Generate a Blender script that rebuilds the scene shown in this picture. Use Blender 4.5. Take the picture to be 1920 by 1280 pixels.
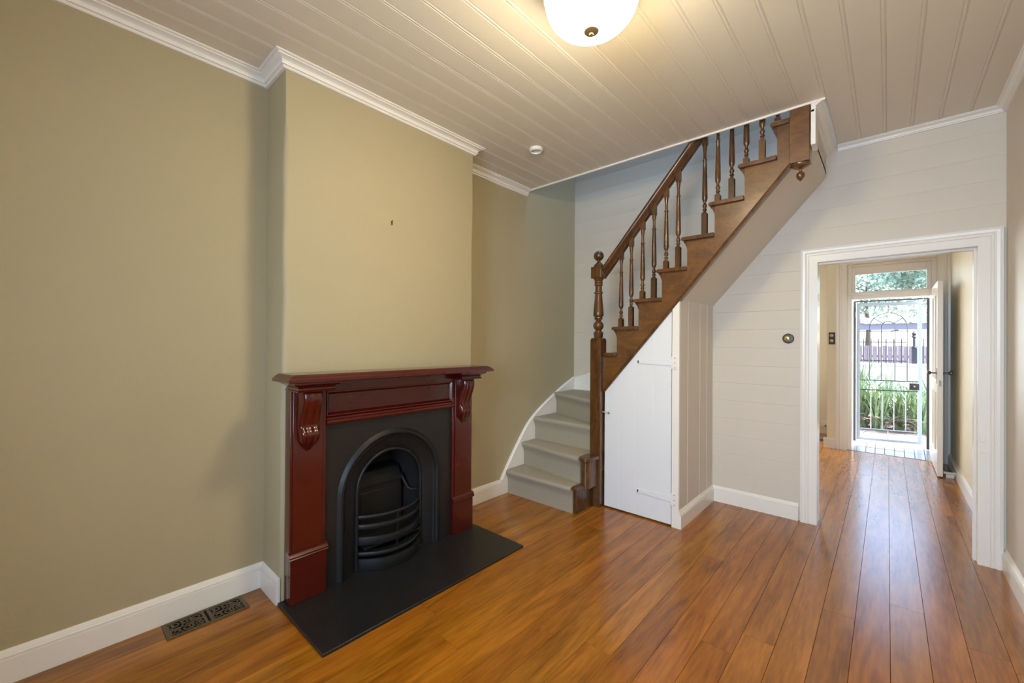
import bpy, math, random
from math import sin, cos, pi, radians, sqrt, atan2
from mathutils import Vector, Matrix

for o in list(bpy.data.objects):
    bpy.data.objects.remove(o, do_unlink=True)
S = bpy.context.scene
C = S.collection
random.seed(7)

# ------------------------------------------------------------ camera
F, YAW, PITCH, ROLL, H = 781.8, -0.7333, 0.0051, 0.0069, 1.35
c, s, cp, sp, cr, sr = cos(YAW), sin(YAW), cos(PITCH), sin(PITCH), cos(ROLL), sin(ROLL)
R0 = Vector((c, -s, 0)); FW = Vector((s * cp, c * cp, sp)); U0 = Vector((-s * sp, -c * sp, cp))
RR = cr * R0 + sr * U0; UU = cr * U0 - sr * R0
cam_data = bpy.data.cameras.new('camera'); cam_data.sensor_width = 36; cam_data.lens = F / 1920 * 36
cam_data.clip_start = 0.02; cam_data.clip_end = 300
cam = bpy.data.objects.new('camera', cam_data); C.objects.link(cam)
M = Matrix((RR, UU, -FW)).transposed().to_4x4(); M.translation = Vector((0, 0, H))
cam.matrix_world = M
S.camera = cam

# ------------------------------------------------------------ light and exposure
S.view_settings.view_transform = 'Standard'; S.view_settings.look = 'None'
S.view_settings.exposure = 0.0; S.view_settings.gamma = 1.0; S.view_settings.use_curve_mapping = False
W = bpy.data.worlds.new('world'); S.world = W; W.use_nodes = True
wn = W.node_tree.nodes; wl = W.node_tree.links
sky = wn.new('ShaderNodeTexSky'); sky.sky_type = 'NISHITA'; sky.sun_disc = False
SUN = Vector((0.75, 0.2, 0.85)).normalized()
sky.sun_elevation = math.asin(SUN.z); sky.sun_rotation = atan2(SUN.x, SUN.y)
sky.air_density = 1.0; sky.dust_density = 1.5
bg = wn['Background']; bg.inputs['Strength'].default_value = 1.6
wl.new(sky.outputs[0], bg.inputs['Color'])

def area(name, loc, rot, sx, sy, e, col, spread=pi):
    l = bpy.data.lights.new(name, 'AREA'); l.shape = 'RECTANGLE'; l.size = sx; l.size_y = sy
    l.energy = e; l.color = col
    l.spread = spread
    o = bpy.data.objects.new(name, l); C.objects.link(o); o.location = loc; o.rotation_euler = rot
    return o
sl = bpy.data.lights.new('sun', 'SUN'); sl.energy = 20; sl.angle = radians(0.6); sl.color = (1, .95, .88)
so = bpy.data.objects.new('sun', sl); C.objects.link(so); so.rotation_euler = SUN.to_track_quat('Z', 'Y').to_euler()
# daylight at the window behind the camera, at the bay window of the front room, and upstairs
area('daylight_rear_window', (-.25, -1.58, 1.5), (radians(90), 0, 0), .9, 1.5, 60, (.57, .75, 1), radians(128))
area('daylight_bay_window', (-1.65, 7.9, 1.45), (radians(-90), 0, 0), 1.2, 1.5, 70, (.86, .93, 1))
area('daylight_stairwell', (-1.4, 3.4, 5.1), (0, 0, 0), 1.6, .6, 26, (.42, .64, 1))

# ------------------------------------------------------------ materials
def lin(v):
    return tuple(((x / 255) / 12.92 if x / 255 <= .04045 else ((x / 255 + .055) / 1.055) ** 2.4) for x in v)
MATS = {}
def mat(name, rgb, rough=.5, metal=0, noise=0, nscale=20, bump=0, bscale=80, coat=0, spec=.5, emit=None, estr=0, randv=0):
    m = bpy.data.materials.new(name); m.use_nodes = True; n = m.node_tree.nodes; l = m.node_tree.links
    b = n['Principled BSDF']; col = lin(rgb)
    b.inputs['Base Color'].default_value = (*col, 1); b.inputs['Roughness'].default_value = rough
    b.inputs['Metallic'].default_value = metal; b.inputs['Coat Weight'].default_value = coat
    b.inputs['Coat Roughness'].default_value = .08
    b.inputs['Specular IOR Level'].default_value = spec
    tc = n.new('ShaderNodeTexCoord')
    if noise or randv:
        h = n.new('ShaderNodeHueSaturation'); h.inputs['Color'].default_value = (*col, 1)
        if noise:
            t = n.new('ShaderNodeTexNoise'); t.inputs['Scale'].default_value = nscale; t.inputs['Detail'].default_value = 4
            l.new(tc.outputs['Object'], t.inputs['Vector'])
            r = n.new('ShaderNodeMapRange'); r.inputs[3].default_value = 1 - noise; r.inputs[4].default_value = 1 + noise
            r.inputs[1].default_value = .3; r.inputs[2].default_value = .7
            l.new(t.outputs['Fac'], r.inputs[0]); l.new(r.outputs[0], h.inputs['Value'])
        else:
            oi = n.new('ShaderNodeObjectInfo'); r = n.new('ShaderNodeMapRange')
            r.inputs[3].default_value = 1 - randv; r.inputs[4].default_value = 1 + randv
            l.new(oi.outputs['Random'], r.inputs[0]); l.new(r.outputs[0], h.inputs['Value'])
        l.new(h.outputs[0], b.inputs['Base Color'])
    if bump:
        t2 = n.new('ShaderNodeTexNoise'); t2.inputs['Scale'].default_value = bscale; t2.inputs['Detail'].default_value = 3
        l.new(tc.outputs['Object'], t2.inputs['Vector'])
        bp = n.new('ShaderNodeBump'); bp.inputs['Strength'].default_value = bump; bp.inputs['Distance'].default_value = .004
        l.new(t2.outputs['Fac'], bp.inputs['Height']); l.new(bp.outputs[0], b.inputs['Normal'])
    if emit:
        b.inputs['Emission Color'].default_value = (*emit, 1); b.inputs['Emission Strength'].default_value = estr
    MATS[name] = m
    return m

def wood(name, dark, light, rough, coat, scale=(14, 1.2, 14), randv=.25, bump=.05, axis=1):
    m = bpy.data.materials.new(name); m.use_nodes = True; n = m.node_tree.nodes; l = m.node_tree.links
    b = n['Principled BSDF']
    tc = n.new('ShaderNodeTexCoord'); mp = n.new('ShaderNodeMapping'); mp.inputs['Scale'].default_value = scale
    l.new(tc.outputs['Object'], mp.inputs['Vector'])
    oi = n.new('ShaderNodeObjectInfo')
    ad = n.new('ShaderNodeVectorMath'); ad.operation = 'ADD'
    sc = n.new('ShaderNodeVectorMath'); sc.operation = 'SCALE'; sc.inputs['Scale'].default_value = 40
    cmb = n.new('ShaderNodeCombineXYZ')
    for k in range(3): l.new(oi.outputs['Random'], cmb.inputs[k])
    l.new(cmb.outputs[0], sc.inputs[0]); l.new(mp.outputs[0], ad.inputs[0]); l.new(sc.outputs[0], ad.inputs[1])
    no = n.new('ShaderNodeTexNoise'); no.inputs['Scale'].default_value = 1.0; no.inputs['Detail'].default_value = 5
    no.inputs['Distortion'].default_value = 1.2
    l.new(ad.outputs[0], no.inputs['Vector'])
    wv = n.new('ShaderNodeTexNoise'); wv.inputs['Scale'].default_value = 7; wv.inputs['Detail'].default_value = 3
    l.new(ad.outputs[0], wv.inputs['Vector'])
    mx = n.new('ShaderNodeMath'); mx.operation = 'MULTIPLY_ADD'; mx.inputs[1].default_value = .35
    l.new(wv.outputs['Fac'], mx.inputs[0]); 
    m2 = n.new('ShaderNodeMath'); m2.operation = 'MULTIPLY'; m2.inputs[1].default_value = .65
    l.new(no.outputs['Fac'], m2.inputs[0]); l.new(m2.outputs[0], mx.inputs[2])
    ramp = n.new('ShaderNodeValToRGB')
    ramp.color_ramp.elements[0].position = .34; ramp.color_ramp.elements[0].color = (*lin(dark), 1)
    ramp.color_ramp.elements[1].position = .62; ramp.color_ramp.elements[1].color = (*lin(light), 1)
    l.new(mx.outputs[0], ramp.inputs[0])
    hs = n.new('ShaderNodeHueSaturation'); l.new(ramp.outputs[0], hs.inputs['Color'])
    r = n.new('ShaderNodeMapRange'); r.inputs[3].default_value = 1 - randv; r.inputs[4].default_value = 1 + randv * .7
    l.new(oi.outputs['Random'], r.inputs[0]); l.new(r.outputs[0], hs.inputs['Value'])
    r2 = n.new('ShaderNodeMath'); r2.operation = 'FRACT'
    m3 = n.new('ShaderNodeMath'); m3.operation = 'MULTIPLY'; m3.inputs[1].default_value = 17.3
    l.new(oi.outputs['Random'], m3.inputs[0]); l.new(m3.outputs[0], r2.inputs[0])
    r3 = n.new('ShaderNodeMapRange'); r3.inputs[3].default_value = .5 - randv * .035; r3.inputs[4].default_value = .5 + randv * .035
    l.new(r2.outputs[0], r3.inputs[0]); l.new(r3.outputs[0], hs.inputs['Hue'])
    l.new(hs.outputs[0], b.inputs['Base Color'])
    b.inputs['Roughness'].default_value = rough; b.inputs['Coat Weight'].default_value = coat
    b.inputs['Coat Roughness'].default_value = rough * .5
    bp = n.new('ShaderNodeBump'); bp.inputs['Strength'].default_value = bump; bp.inputs['Distance'].default_value = .002
    l.new(no.outputs['Fac'], bp.inputs['Height']); l.new(bp.outputs[0], b.inputs['Normal'])
    MATS[name] = m
    return m

OLIVE = mat('olive_paint', (180, 167, 134), .62, noise=.02, nscale=1.5, bump=.25, bscale=45, spec=.35)
WHITEWALL = mat('white_wall_paint', (217, 207, 191), .5, noise=.012, nscale=2, bump=.12, bscale=40)
CREAM = mat('cream_paint', (242, 235, 212), .55, noise=.012, nscale=2, bump=.12)
GLOSS = mat('white_gloss_paint', (243, 238, 229), .28, bump=.06, bscale=30)
DOORW = mat('white_door_paint', (236, 237, 238), .32, bump=.08, bscale=20)
CEIL = mat('ceiling_paint', (226, 216, 198), .42, bump=.06, bscale=25)
STAIRWALL = mat('stairwell_paint', (206, 208, 212), .55, bump=.12)
FLOOR = wood('varnished_floor_wood', (126, 72, 8), (176, 110, 26), .27, .2, scale=(11, 1.1, 11), randv=.15, bump=0)
SUBF = mat('subfloor', (40, 22, 10), .8)
STAIRW = wood('dark_stair_wood', (60, 35, 15), (108, 68, 31), .27, .35, scale=(10, 10, 3), randv=.2)
STRINGW = wood('string_wood', (80, 47, 14), (118, 76, 28), .36, .4, scale=(5, 12, 9), randv=.02)
MAHOG = wood('mahogany', (66, 7, 4), (78, 13, 6), .2, .5, scale=(3, 1.0, 3), randv=.03, bump=0)
IRON = mat('black_cast_iron', (29, 29, 30), .46, metal=.25, noise=.12, nscale=30, bump=.2, bscale=160)
TILE = mat('black_surround', (29, 27, 26), .42, bump=.05)
SLATE = mat('black_slate', (33, 31, 31), .36, noise=.14, nscale=9, bump=.08, bscale=40)
SOOT = mat('soot', (14, 13, 12), .85, bump=.3)
CARPET = mat('beige_carpet', (180, 170, 150), .95, noise=.07, nscale=160, bump=.9, bscale=420, spec=.1)
BRASS = mat('brass', (214, 196, 136), .3, metal=.7)
BAKEL = mat('dark_brown_mount', (44, 24, 17), .35)
STEEL = mat('satin_steel', (120, 116, 106), .32, metal=1)
VENT = mat('pewter_metal', (104, 90, 70), .5, metal=.45, noise=.15, nscale=60, bump=.2)
FINI = mat('aged_bronze', (150, 124, 78), .55, metal=.2)
BLACK = mat('black_void', (6, 5, 4), .9)
GATEW = mat('white_gate_paint', (150, 164, 178), .35)
GATEB = mat('dark_gate_paint', (34, 36, 44), .4)
GATEG = mat('green_grey_gate_bar', (52, 70, 72), .4)
BRICK = mat('grey_doorstep_brick', (150, 156, 168), .3, noise=.06, nscale=40, bump=.1, coat=.4)
MORTAR = mat('mortar', (88, 86, 86), .8)
PLASTIC = mat('white_plastic', (226, 222, 212), .35)
SOIL = mat('soil', (104, 94, 86), .95, noise=.3, nscale=8, bump=1, bscale=30)
CONC = mat('pale_concrete', (196, 188, 178), .8, noise=.06, nscale=6)
LEAF = mat('strap_leaf', (122, 142, 104), .35, noise=.3, nscale=14)
STRAW = mat('dry_leaf', (160, 152, 132), .6, noise=.25, nscale=14)
TREEL = mat('tree_foliage', (140, 158, 136), .5, noise=.35, nscale=4)
BARK = mat('bark', (92, 78, 66), .9, noise=.2, nscale=20, bump=.6)
FENCEI = mat('black_iron_fence', (44, 42, 52), .5)
TIMBER = mat('weathered_timber', (104, 92, 98), .8, noise=.18, nscale=12)
ROOFM = mat('grey_roof_metal', (108, 106, 122), .45)
HOUSE = mat('pale_render', (206, 200, 190), .8)
GLASS = bpy.data.materials.new('clear_glass'); GLASS.use_nodes = True
_n = GLASS.node_tree.nodes; _l = GLASS.node_tree.links; _n.remove(_n['Principled BSDF'])
_t = _n.new('ShaderNodeBsdfTransparent'); _t.inputs[0].default_value = (.93, .96, .97, 1)
_g = _n.new('ShaderNodeBsdfGlossy'); _g.inputs['Roughness'].default_value = .02
_f = _n.new('ShaderNodeFresnel'); _f.inputs[0].default_value = 1.45
_m = _n.new('ShaderNodeMixShader'); _l.new(_f.outputs[0], _m.inputs[0]); _l.new(_t.outputs[0], _m.inputs[1])
_l.new(_g.outputs[0], _m.inputs[2]); _l.new(_m.outputs[0], _n['Material Output'].inputs[0])
# alabaster lamp glass: gives off light, swirled
SHADE = bpy.data.materials.new('alabaster_glass'); SHADE.use_nodes = True
_n = SHADE.node_tree.nodes; _l = SHADE.node_tree.links; _b = _n['Principled BSDF']
_b.inputs['Base Color'].default_value = (.9, .85, .7, 1); _b.inputs['Roughness'].default_value = .25
_w = _n.new('ShaderNodeTexWave'); _w.inputs['Scale'].default_value = 3.5; _w.inputs['Distortion'].default_value = 5
_tc = _n.new('ShaderNodeTexCoord'); _l.new(_tc.outputs['Object'], _w.inputs['Vector'])
_r = _n.new('ShaderNodeValToRGB'); _r.color_ramp.elements[0].color = (1, .83, .50, 1); _r.color_ramp.elements[1].color = (1, .88, .62, 1)
_l.new(_w.outputs['Fac'], _r.inputs[0]); _l.new(_r.outputs[0], _b.inputs['Emission Color'])
_b.inputs['Emission Strength'].default_value = 82

# ------------------------------------------------------------ mesh helpers
ORG = {}
class MB:
    def __init__(self): self.v = []; self.f = []
    def add(self, vs, fs):
        k = len(self.v); self.v += [tuple(p) for p in vs]; self.f += [tuple(i + k for i in f) for f in fs]; return self
    def box(self, x0, x1, y0, y1, z0, z1):
        if x0 > x1: x0, x1 = x1, x0
        if y0 > y1: y0, y1 = y1, y0
        if z0 > z1: z0, z1 = z1, z0
        return self.add([(x0, y0, z0), (x1, y0, z0), (x1, y1, z0), (x0, y1, z0), (x0, y0, z1), (x1, y0, z1), (x1, y1, z1), (x0, y1, z1)],
                        [(0, 3, 2, 1), (4, 5, 6, 7), (0, 1, 5, 4), (1, 2, 6, 5), (2, 3, 7, 6), (3, 0, 4, 7)])
    def cbox(self, x0, x1, y0, y1, z0, z1, b=.002):
        """box with chamfered top/bottom rims in plan"""
        P = [(x0 + b, y0), (x1 - b, y0), (x1, y0 + b), (x1, y1 - b), (x1 - b, y1), (x0 + b, y1), (x0, y1 - b), (x0, y0 + b)]
        return self.prism(P, lambda a, q, w: (a, q, w), z0, z1)
    def prism(self, poly, fn, a, b):
        n = len(poly)
        # orientation-independent closed prism
        vs = [fn(p[0], p[1], a) for p in poly] + [fn(p[0], p[1], b) for p in poly]
        fs = [tuple(range(n))[::-1], tuple(range(n, 2 * n))]
        for i in range(n):
            j = (i + 1) % n; fs.append((i, j, n + j, n + i))
        return self.add(vs, fs)
    def lathe(self, prof, cx, cy, cz=0, seg=20, fn=None, caps=True):
        """prof [(r, z)]; fn maps local (x,y,z) to world"""
        fn = fn or (lambda x, y, z: (cx + x, cy + y, cz + z))
        vs = []; fs = []
        for r, z in prof:
            for i in range(seg):
                a = 2 * pi * i / seg; vs.append(fn(r * cos(a), r * sin(a), z))
        for k in range(len(prof) - 1):
            for i in range(seg):
                j = (i + 1) % seg; fs.append((k * seg + i, k * seg + j, (k + 1) * seg + j, (k + 1) * seg + i))
        if caps:
            fs.append(tuple(range(seg))[::-1]); k = (len(prof) - 1) * seg; fs.append(tuple(range(k, k + seg)))
        return self.add(vs, fs)
    def tube(self, pts, r, seg=8, caps=True, flat=1.0):
        pts = [Vector(p) for p in pts]; vs = []; fs = []; n = len(pts); up = None
        for i, p in enumerate(pts):
            t = (pts[min(i + 1, n - 1)] - pts[max(i - 1, 0)]).normalized()
            if up is None:
                up = Vector((0, 0, 1)) if abs(t.z) < .9 else Vector((1, 0, 0))
            a = t.cross(up).normalized(); up = a.cross(t).normalized()
            rr = r[i] if isinstance(r, (list, tuple)) else r
            for k in range(seg):
                w = 2 * pi * k / seg + pi / seg; vs.append(p + a * cos(w) * rr + up * sin(w) * rr * flat)
        for i in range(n - 1):
            for k in range(seg):
                q = (k + 1) % seg; fs.append((i * seg + k, i * seg + q, (i + 1) * seg + q, (i + 1) * seg + k))
        if caps:
            fs.append(tuple(range(seg))[::-1]); fs.append(tuple(range((n - 1) * seg, n * seg)))
        return self.add(vs, fs)
    def sweep(self, prof, path, fn, closed=False):
        """prof [(o, c)] o=offset to the left of the path, c=third axis; path 2D, mitred"""
        n = len(path); rings = []
        P = [Vector(p) for p in path]
        for i, p in enumerate(P):
            if closed: a = P[i - 1]; b = P[(i + 1) % n]
            else: a = P[i - 1] if i else None; b = P[i + 1] if i < n - 1 else None
            d0 = (p - a).normalized() if a is not None else None; d1 = (b - p).normalized() if b is not None else None
            if d0 is None: d0 = d1
            if d1 is None: d1 = d0
            n0 = Vector((-d0.y, d0.x)); n1 = Vector((-d1.y, d1.x)); m = (n0 + n1)
            m = m / max(.15, m.dot(n0)) if m.length > 1e-6 else n0
            rings.append([fn(p.x + m.x * o, p.y + m.y * o, cc) for o, cc in prof])
        k = len(prof); vs = [q for r in rings for q in r]; fs = []
        for i in range(n if closed else n - 1):
            for j in range(k):
                q = (j + 1) % k; i2 = (i + 1) % n
                fs.append((i * k + j, i * k + q, i2 * k + q, i2 * k + j))
        if not closed:
            fs.append(tuple(range(k))[::-1]); fs.append(tuple(range((n - 1) * k, n * k)))
        return self.add(vs, fs)
    def build(self, name, m, parent=None, smooth=True, bevel=0, label=None, cat=None, group=None, kind=None, ang=35):
        vs = self.v; lo = Vector([min(p[i] for p in vs) for i in range(3)]); hi = Vector([max(p[i] for p in vs) for i in range(3)])
        org = Vector(((lo.x + hi.x) / 2, (lo.y + hi.y) / 2, lo.z if parent is None else (lo.z + hi.z) / 2))
        me = bpy.data.meshes.new(name); me.from_pydata([Vector(p) - org for p in vs], [], self.f)
        me.validate(); me.update()
        import bmesh
        bm = bmesh.new(); bm.from_mesh(me); bmesh.ops.recalc_face_normals(bm, faces=bm.faces); bm.to_mesh(me); bm.free()
        me.materials.append(m)
        if smooth:
            me.polygons.foreach_set('use_smooth', [True] * len(me.polygons)); me.set_sharp_from_angle(angle=radians(ang))
        o = bpy.data.objects.new(name, me); C.objects.link(o)
        if parent is not None:
            o.parent = parent; o.location = org - ORG[parent.name]
        else: o.location = org
        ORG[o.name] = org
        if bevel:
            b = o.modifiers.new('bevel', 'BEVEL'); b.width = bevel; b.segments = 2; b.limit_method = 'ANGLE'; b.angle_limit = radians(40)
        tag(o, label, cat, group, kind)
        return o
def tag(o, label=None, cat=None, group=None, kind=None):
    if label: o['label'] = label
    if cat: o['category'] = cat
    if group: o['group'] = group
    if kind: o['kind'] = kind
def thing(name, loc, label, cat, group=None, kind=None):
    o = bpy.data.objects.new(name, None); C.objects.link(o); o.location = loc; o.empty_display_size = .1
    ORG[o.name] = Vector(loc); tag(o, label, cat, group, kind); return o
def struct(name, mb, m, label=None, cat=None, parent=None, **k):
    return mb.build(name, m, parent, kind='structure', label=label, cat=cat, **k)
XY = lambda a, b, w: (a, b, w)
XZ = lambda a, b, w: (a, w, b)
YZ = lambda a, b, w: (w, a, b)

# ------------------------------------------------------------ dimensions
XL, XC, Y0, Y1, YS, YB, ZC, XR = -2.579, -2.318, .807, 2.122, 3.057, 3.89, 2.819, .536
YR, YF, XU = -1.65, 6.95, -1.137
RIS = .2133
# ============================================================ SETTING
# floor ------------------------------------------------------
fl = struct('floor', MB().box(XL - .1, XR + .1, YR - .1, YF + .05, -.08, -.022).box(XL - .1, -.6, YF + .05, 8.0, -.08, -.022), SUBF,
            'polished golden brown timber board floor running towards the front door', 'floor')
edges = [.011 + .1285 * k for k in range(-21, 6)]
edges = [e for e in edges if XL < e < XR]; edges = [XL] + edges + [XR]
cuts = {}
fixed = {-.9: [2.837], -.627: [2.01], -1.29: [1.575]}
for i in range(len(edges) - 1):
    x0, x1 = edges[i], edges[i + 1]
    if x1 - x0 < .01: continue
    ys = [YR]
    cs = None
    for k, v in fixed.items():
        if abs(x0 - k) < .05: cs = v + [v[0] + 2.6]
    if cs is None:
        a = YR + random.uniform(1.2, 3.6); cs = []
        while a < YF - .6: cs.append(a); a += random.uniform(2.0, 3.6)
    end = 8.0 if x0 < -.6 else YF
    ys += cs + [end]
    for a, b in zip(ys, ys[1:]):
        g = .0006; t = random.uniform(-.0003, .0003)
        P = [(x0 + g, -.022), (x1 - g, -.022), (x1 - g, -.0008 + t), (x1 - g - .0006, t), (x0 + g + .0006, t), (x0 + g, -.0008 + t)]
        MB().prism(P, XZ, a + g, b - g).build('floor_board', FLOOR, fl)

# ceiling ----------------------------------------------------
HX0, HX1 = XL, -.276
cb = MB().box(XL - .1, XR + .1, YR - .1, YS, ZC + .012, 2.98).box(HX1, XR + .1, YS, YB + .12, ZC + .012, 2.98)
ce = struct('ceiling', cb, CEIL, 'white painted beaded board ceiling with an opening over the stairs', 'ceiling')
ed = [-.008 + .133 * k for k in range(-19, 5)]; ed = [XL] + [e for e in ed if XL + .01 < e < XR - .01] + [XR]
for i in range(len(ed) - 1):
    x0, x1 = ed[i], ed[i + 1]; ye = YS if x1 < HX1 + .02 else YB
    P = [(x0, ZC + .012), (x0, ZC + .003), (x0 + .003, ZC), (x1 - .019, ZC), (x1 - .0165, ZC + .0024), (x1 - .013, ZC + .0002), (x1 - .009, ZC - .0006), (x1 - .005, ZC + .0004), (x1, ZC + .004), (x1, ZC + .012)]
    cutl = [YR]
    if -.95 < x0 < -.93 or -1.5 < x0 < -1.45: cutl.append(2.108)
    cutl.append(ye)
    for a, b in zip(cutl, cutl[1:]):
        MB().prism(P, XZ, a + (.001 if a > 0 else 0), b).build('ceiling_board', CEIL, ce, ang=20)
struct('trim_1', MB().box(HX0, HX1, YS - .001, YS + .012, ZC - .012, 3.0).box(HX1 - .012, HX1 + .0, YS, YB, ZC + .012, 3.0), GLOSS,
       'thin white edging board around the stair opening in the ceiling', 'trim')
# front room ceiling
struct('ceiling_front', MB().box(XL - .1, XR + .1, YB + .12, YF + .4, 2.82, 2.95).box(XL - .1, -.6, YF + .4, 8.1, 2.82, 2.95), CEIL,
       'white ceiling of the front room beyond the doorway', 'ceiling')

# left wall, chimney breast ----------------------------------
wl_ = MB().box(XL - .12, XL, YR - .1, 8.1, -.02, 5.3)
struct('wall_left', wl_, OLIVE, 'olive beige painted wall on the left of the room', 'wall')
FO0, FO1, FOZ = 1.03, 1.855, .89
def column(mb, zs, x1, ya, yb, ra, rb, rnd):
    vs = []; fs = []; segs = 5
    for z in zs:
        a_ = ra(z) ; b_ = rb(z); w = rnd(z)
        ring = [(XL, ya + w)]
        for k in range(segs + 1):
            t = pi / 2 * k / segs; ring.append((x1 - a_ + a_ * sin(t), ya + w + a_ - a_ * cos(t)))
        for k in range(segs + 1):
            t = pi / 2 * k / segs; ring.append((x1 - b_ + b_ * cos(t), yb - w * .8 - b_ + b_ * sin(t)))
        ring.append((XL, yb - w * .8)); n = len(ring); vs += [(x, y, z) for x, y in ring]
    for i in range(len(zs) - 1):
        for j in range(n):
            q = (j + 1) % n; fs.append((i * n + j, i * n + q, (i + 1) * n + q, (i + 1) * n + j))
    fs.append(tuple(range(n))[::-1]); fs.append(tuple(range((len(zs) - 1) * n, len(zs) * n)))
    mb.add(vs, fs)
def ra(z): return .004 if z > 2.55 else .004 + .022 * min(1, (2.55 - z) / .12) + .003 * sin(z * 9)
def rb(z): return .004 if z > 2.6 else .010 + .005 * sin(z * 7)
def rn(z): return .0025 * sin(z * 5.3) + .0015 * sin(z * 13)
cm = MB()
column(cm, [FOZ + (ZC - FOZ) * k / 40 for k in range(41)], XC, Y0, Y1, ra, rb, rn)
column(cm, [0, .3, .6, FOZ], XC, Y0, FO0, ra, lambda z: .002, lambda z: 0)
column(cm, [0, .3, .6, FOZ], XC, FO1, Y1, lambda z: .002, rb, lambda z: 0)
struct('wall_chimney', cm, OLIVE, 'olive beige plastered chimney breast above the mantel', 'wall', ang=50)

# back wall with horizontal lining boards --------------------
DX0, DX1, DZ = -.394, .418, 1.979
bw = MB().box(XL, DX0 - .008, YB + .008, YB + .12, 0, 5.3).box(DX1 + .008, XR + .1, YB + .008, YB + .12, 0, 5.3).box(DX0 - .008, DX1 + .008, YB + .008, YB + .12, DZ + .008, 5.3)
wb = struct('wall_back', bw, WHITEWALL, 'white painted wall of horizontal boards with the doorway to the front room', 'wall')
z = 0.13 - .15
while z < 3.4:
    z1 = z + .15; za = max(0, z)
    spans = [(XL, DX0 - .03), (DX1 + .03, XR)] if za < DZ - .01 else [(XL, XR)]
    if z >= 2.819: spans = [(XL, -.36)]
    for a, b in spans:
        zt = z1; zb_ = za
        if za < DZ < z1 and len(spans) == 2 : zt = z1
        gd = .0014 if z < 1.9 else .0005
        P = [(YB + .008, zb_), (YB + gd * .4, zb_), (YB, zb_ + .0008), (YB, zt - gd * 1.5), (YB + gd, zt - .0004), (YB + .008, zt - .0004)]
        if za < DZ < z1: 
            P = [(YB + .008, zb_), (YB + .0012, zb_), (YB, zb_ + .0012), (YB, DZ + .03), (YB + .008, DZ + .03)]
            Q = [(YB + .008, DZ + .03), (YB, DZ + .03), (YB, zt - .0022), (YB + .0014, zt - .0004), (YB + .008, zt - .0004)]
            if a == XL: MB().prism(Q, YZ, XL, XR).build('wall_board', WHITEWALL, wb, ang=20)
        MB().prism(P, YZ, a, b).build('wall_board', WHITEWALL, wb, ang=20)
    z = z1

# right wall, rear wall, front room walls ---------------------
struct('wall_right', MB().box(XR, XR + .12, YR - .1, YB + .008, 0, 3.0), WHITEWALL, 'white painted wall on the right of the room', 'wall')
struct('wall_right_front', MB().box(XR, XR + .12, YB + .12, YF + .4, 0, 3.0), CREAM, 'cream wall on the right of the front room', 'wall')
WR = (-.72, .22, .72, 2.28)
rw = MB().box(XL, WR[0], YR - .12, YR, 0, 2.82).box(WR[1], XR, YR - .12, YR, 0, 2.82).box(WR[0], WR[1], YR - .12, YR, 0, WR[2]).box(WR[0], WR[1], YR - .12, YR, WR[3], 2.82)
struct('wall_rear', rw, OLIVE, 'olive beige wall behind the viewer', 'wall')
def window(name, x0, x1, z0, z1, y, label, d=1):
    e = thing(name, ((x0 + x1) / 2, y, z0), label, 'window', kind='structure')
    f = .05; m = MB()
    m.box(x0, x0 + f, y - .03, y + .03, z0, z1).box(x1 - f, x1, y - .03, y + .03, z0, z1).box(x0 + f, x1 - f, y - .03, y + .03, z0, z0 + f).box(x0 + f, x1 - f, y - .03, y + .03, z1 - f, z1)
    m.box(x0 + f, x1 - f, y - .02, y + .02, (z0 + z1) / 2 - .02, (z0 + z1) / 2 + .02)
    m.build('window_frame', GLOSS, e); MB().box(x0 + f, x1 - f, y - .003, y + .003, z0 + f, z1 - f).build('pane', GLASS, e)
window('window_2', *WR, YR - .06, 'white sash window in the rear wall')
# front wall: stub left of the door, door opening, stub right, header; bay to the left
OX0, OX1, OZ = -.39, .430, 2.40
struct('wall_front', MB().box(-.60, OX0, YF, YF + .38, 0, 2.82).box(OX1, XR, YF, YF + .38, 0, 2.82).box(OX0, OX1, YF, YF + .38, OZ, 2.82)
       .box(-.60, -.5, YF + .38, 8.1, 0, 2.82), CREAM, 'cream front wall around the street door', 'wall')
WB = (-2.3, -1.0, .7, 2.25); yb_ = 8.0
struct('wall_bay', MB().box(XL, WB[0], yb_, yb_ + .1, 0, 2.82).box(WB[1], -.6, yb_, yb_ + .1, 0, 2.82).box(WB[0], WB[1], yb_, yb_ + .1, 0, WB[2]).box(WB[0], WB[1], yb_, yb_ + .1, WB[3], 2.82),
       WHITEWALL, 'white bay wall left of the front door', 'wall')
window('window_3', *WB, yb_ + .05, 'white bay window left of the front door')
# stairwell upper storey shell
struct('wall_stairwell', MB().box(XL, XR, YS - .12, YS, 2.985, 5.3).box(-.28, -.18, YS, YB + .008, 3.0, 5.3).box(XL, -.18, YS - .12, YB + .12, 5.3, 5.4), STAIRWALL,
       'pale wall of the upper stairwell', 'wall')

# under-stair end wall (vertical boards), front stile, soffit, bulkhead
def soff(x): return 1.66 + 1.165 * (x + 1.16)
us = struct('wall_understair', MB().box(XU - .03, XU - .008, YS + .06, YB, 0, soff(XU - .03) + .01), WHITEWALL, 'white vertical board end wall under the stairs beside the cupboard door', 'wall')
for a, b in ((3.121, 3.285), (3.285, 3.56), (3.56, 3.74), (3.74, 3.89)):
    P = [(XU - .008, a), (XU - .001, a + .0005), (XU, a + .003), (XU, b - .011), (XU - .005, b - .009), (XU + .001, b - .007), (XU + .002, b - .004), (XU - .002, b - .001), (XU - .008, b)]
    MB().prism(P, XY, 0, soff(XU)).build('wall_board', WHITEWALL, us, ang=20)
struct('trim_2', MB().prism([(-1.188, 0), (XU + .001, 0), (XU + .001, soff(XU)), (-1.188, soff(-1.188))], XZ, 3.095, 3.12), GLOSS,
       'white corner post beside the cupboard door under the stairs', 'trim', bevel=.0015)
XBK = -.345
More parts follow.
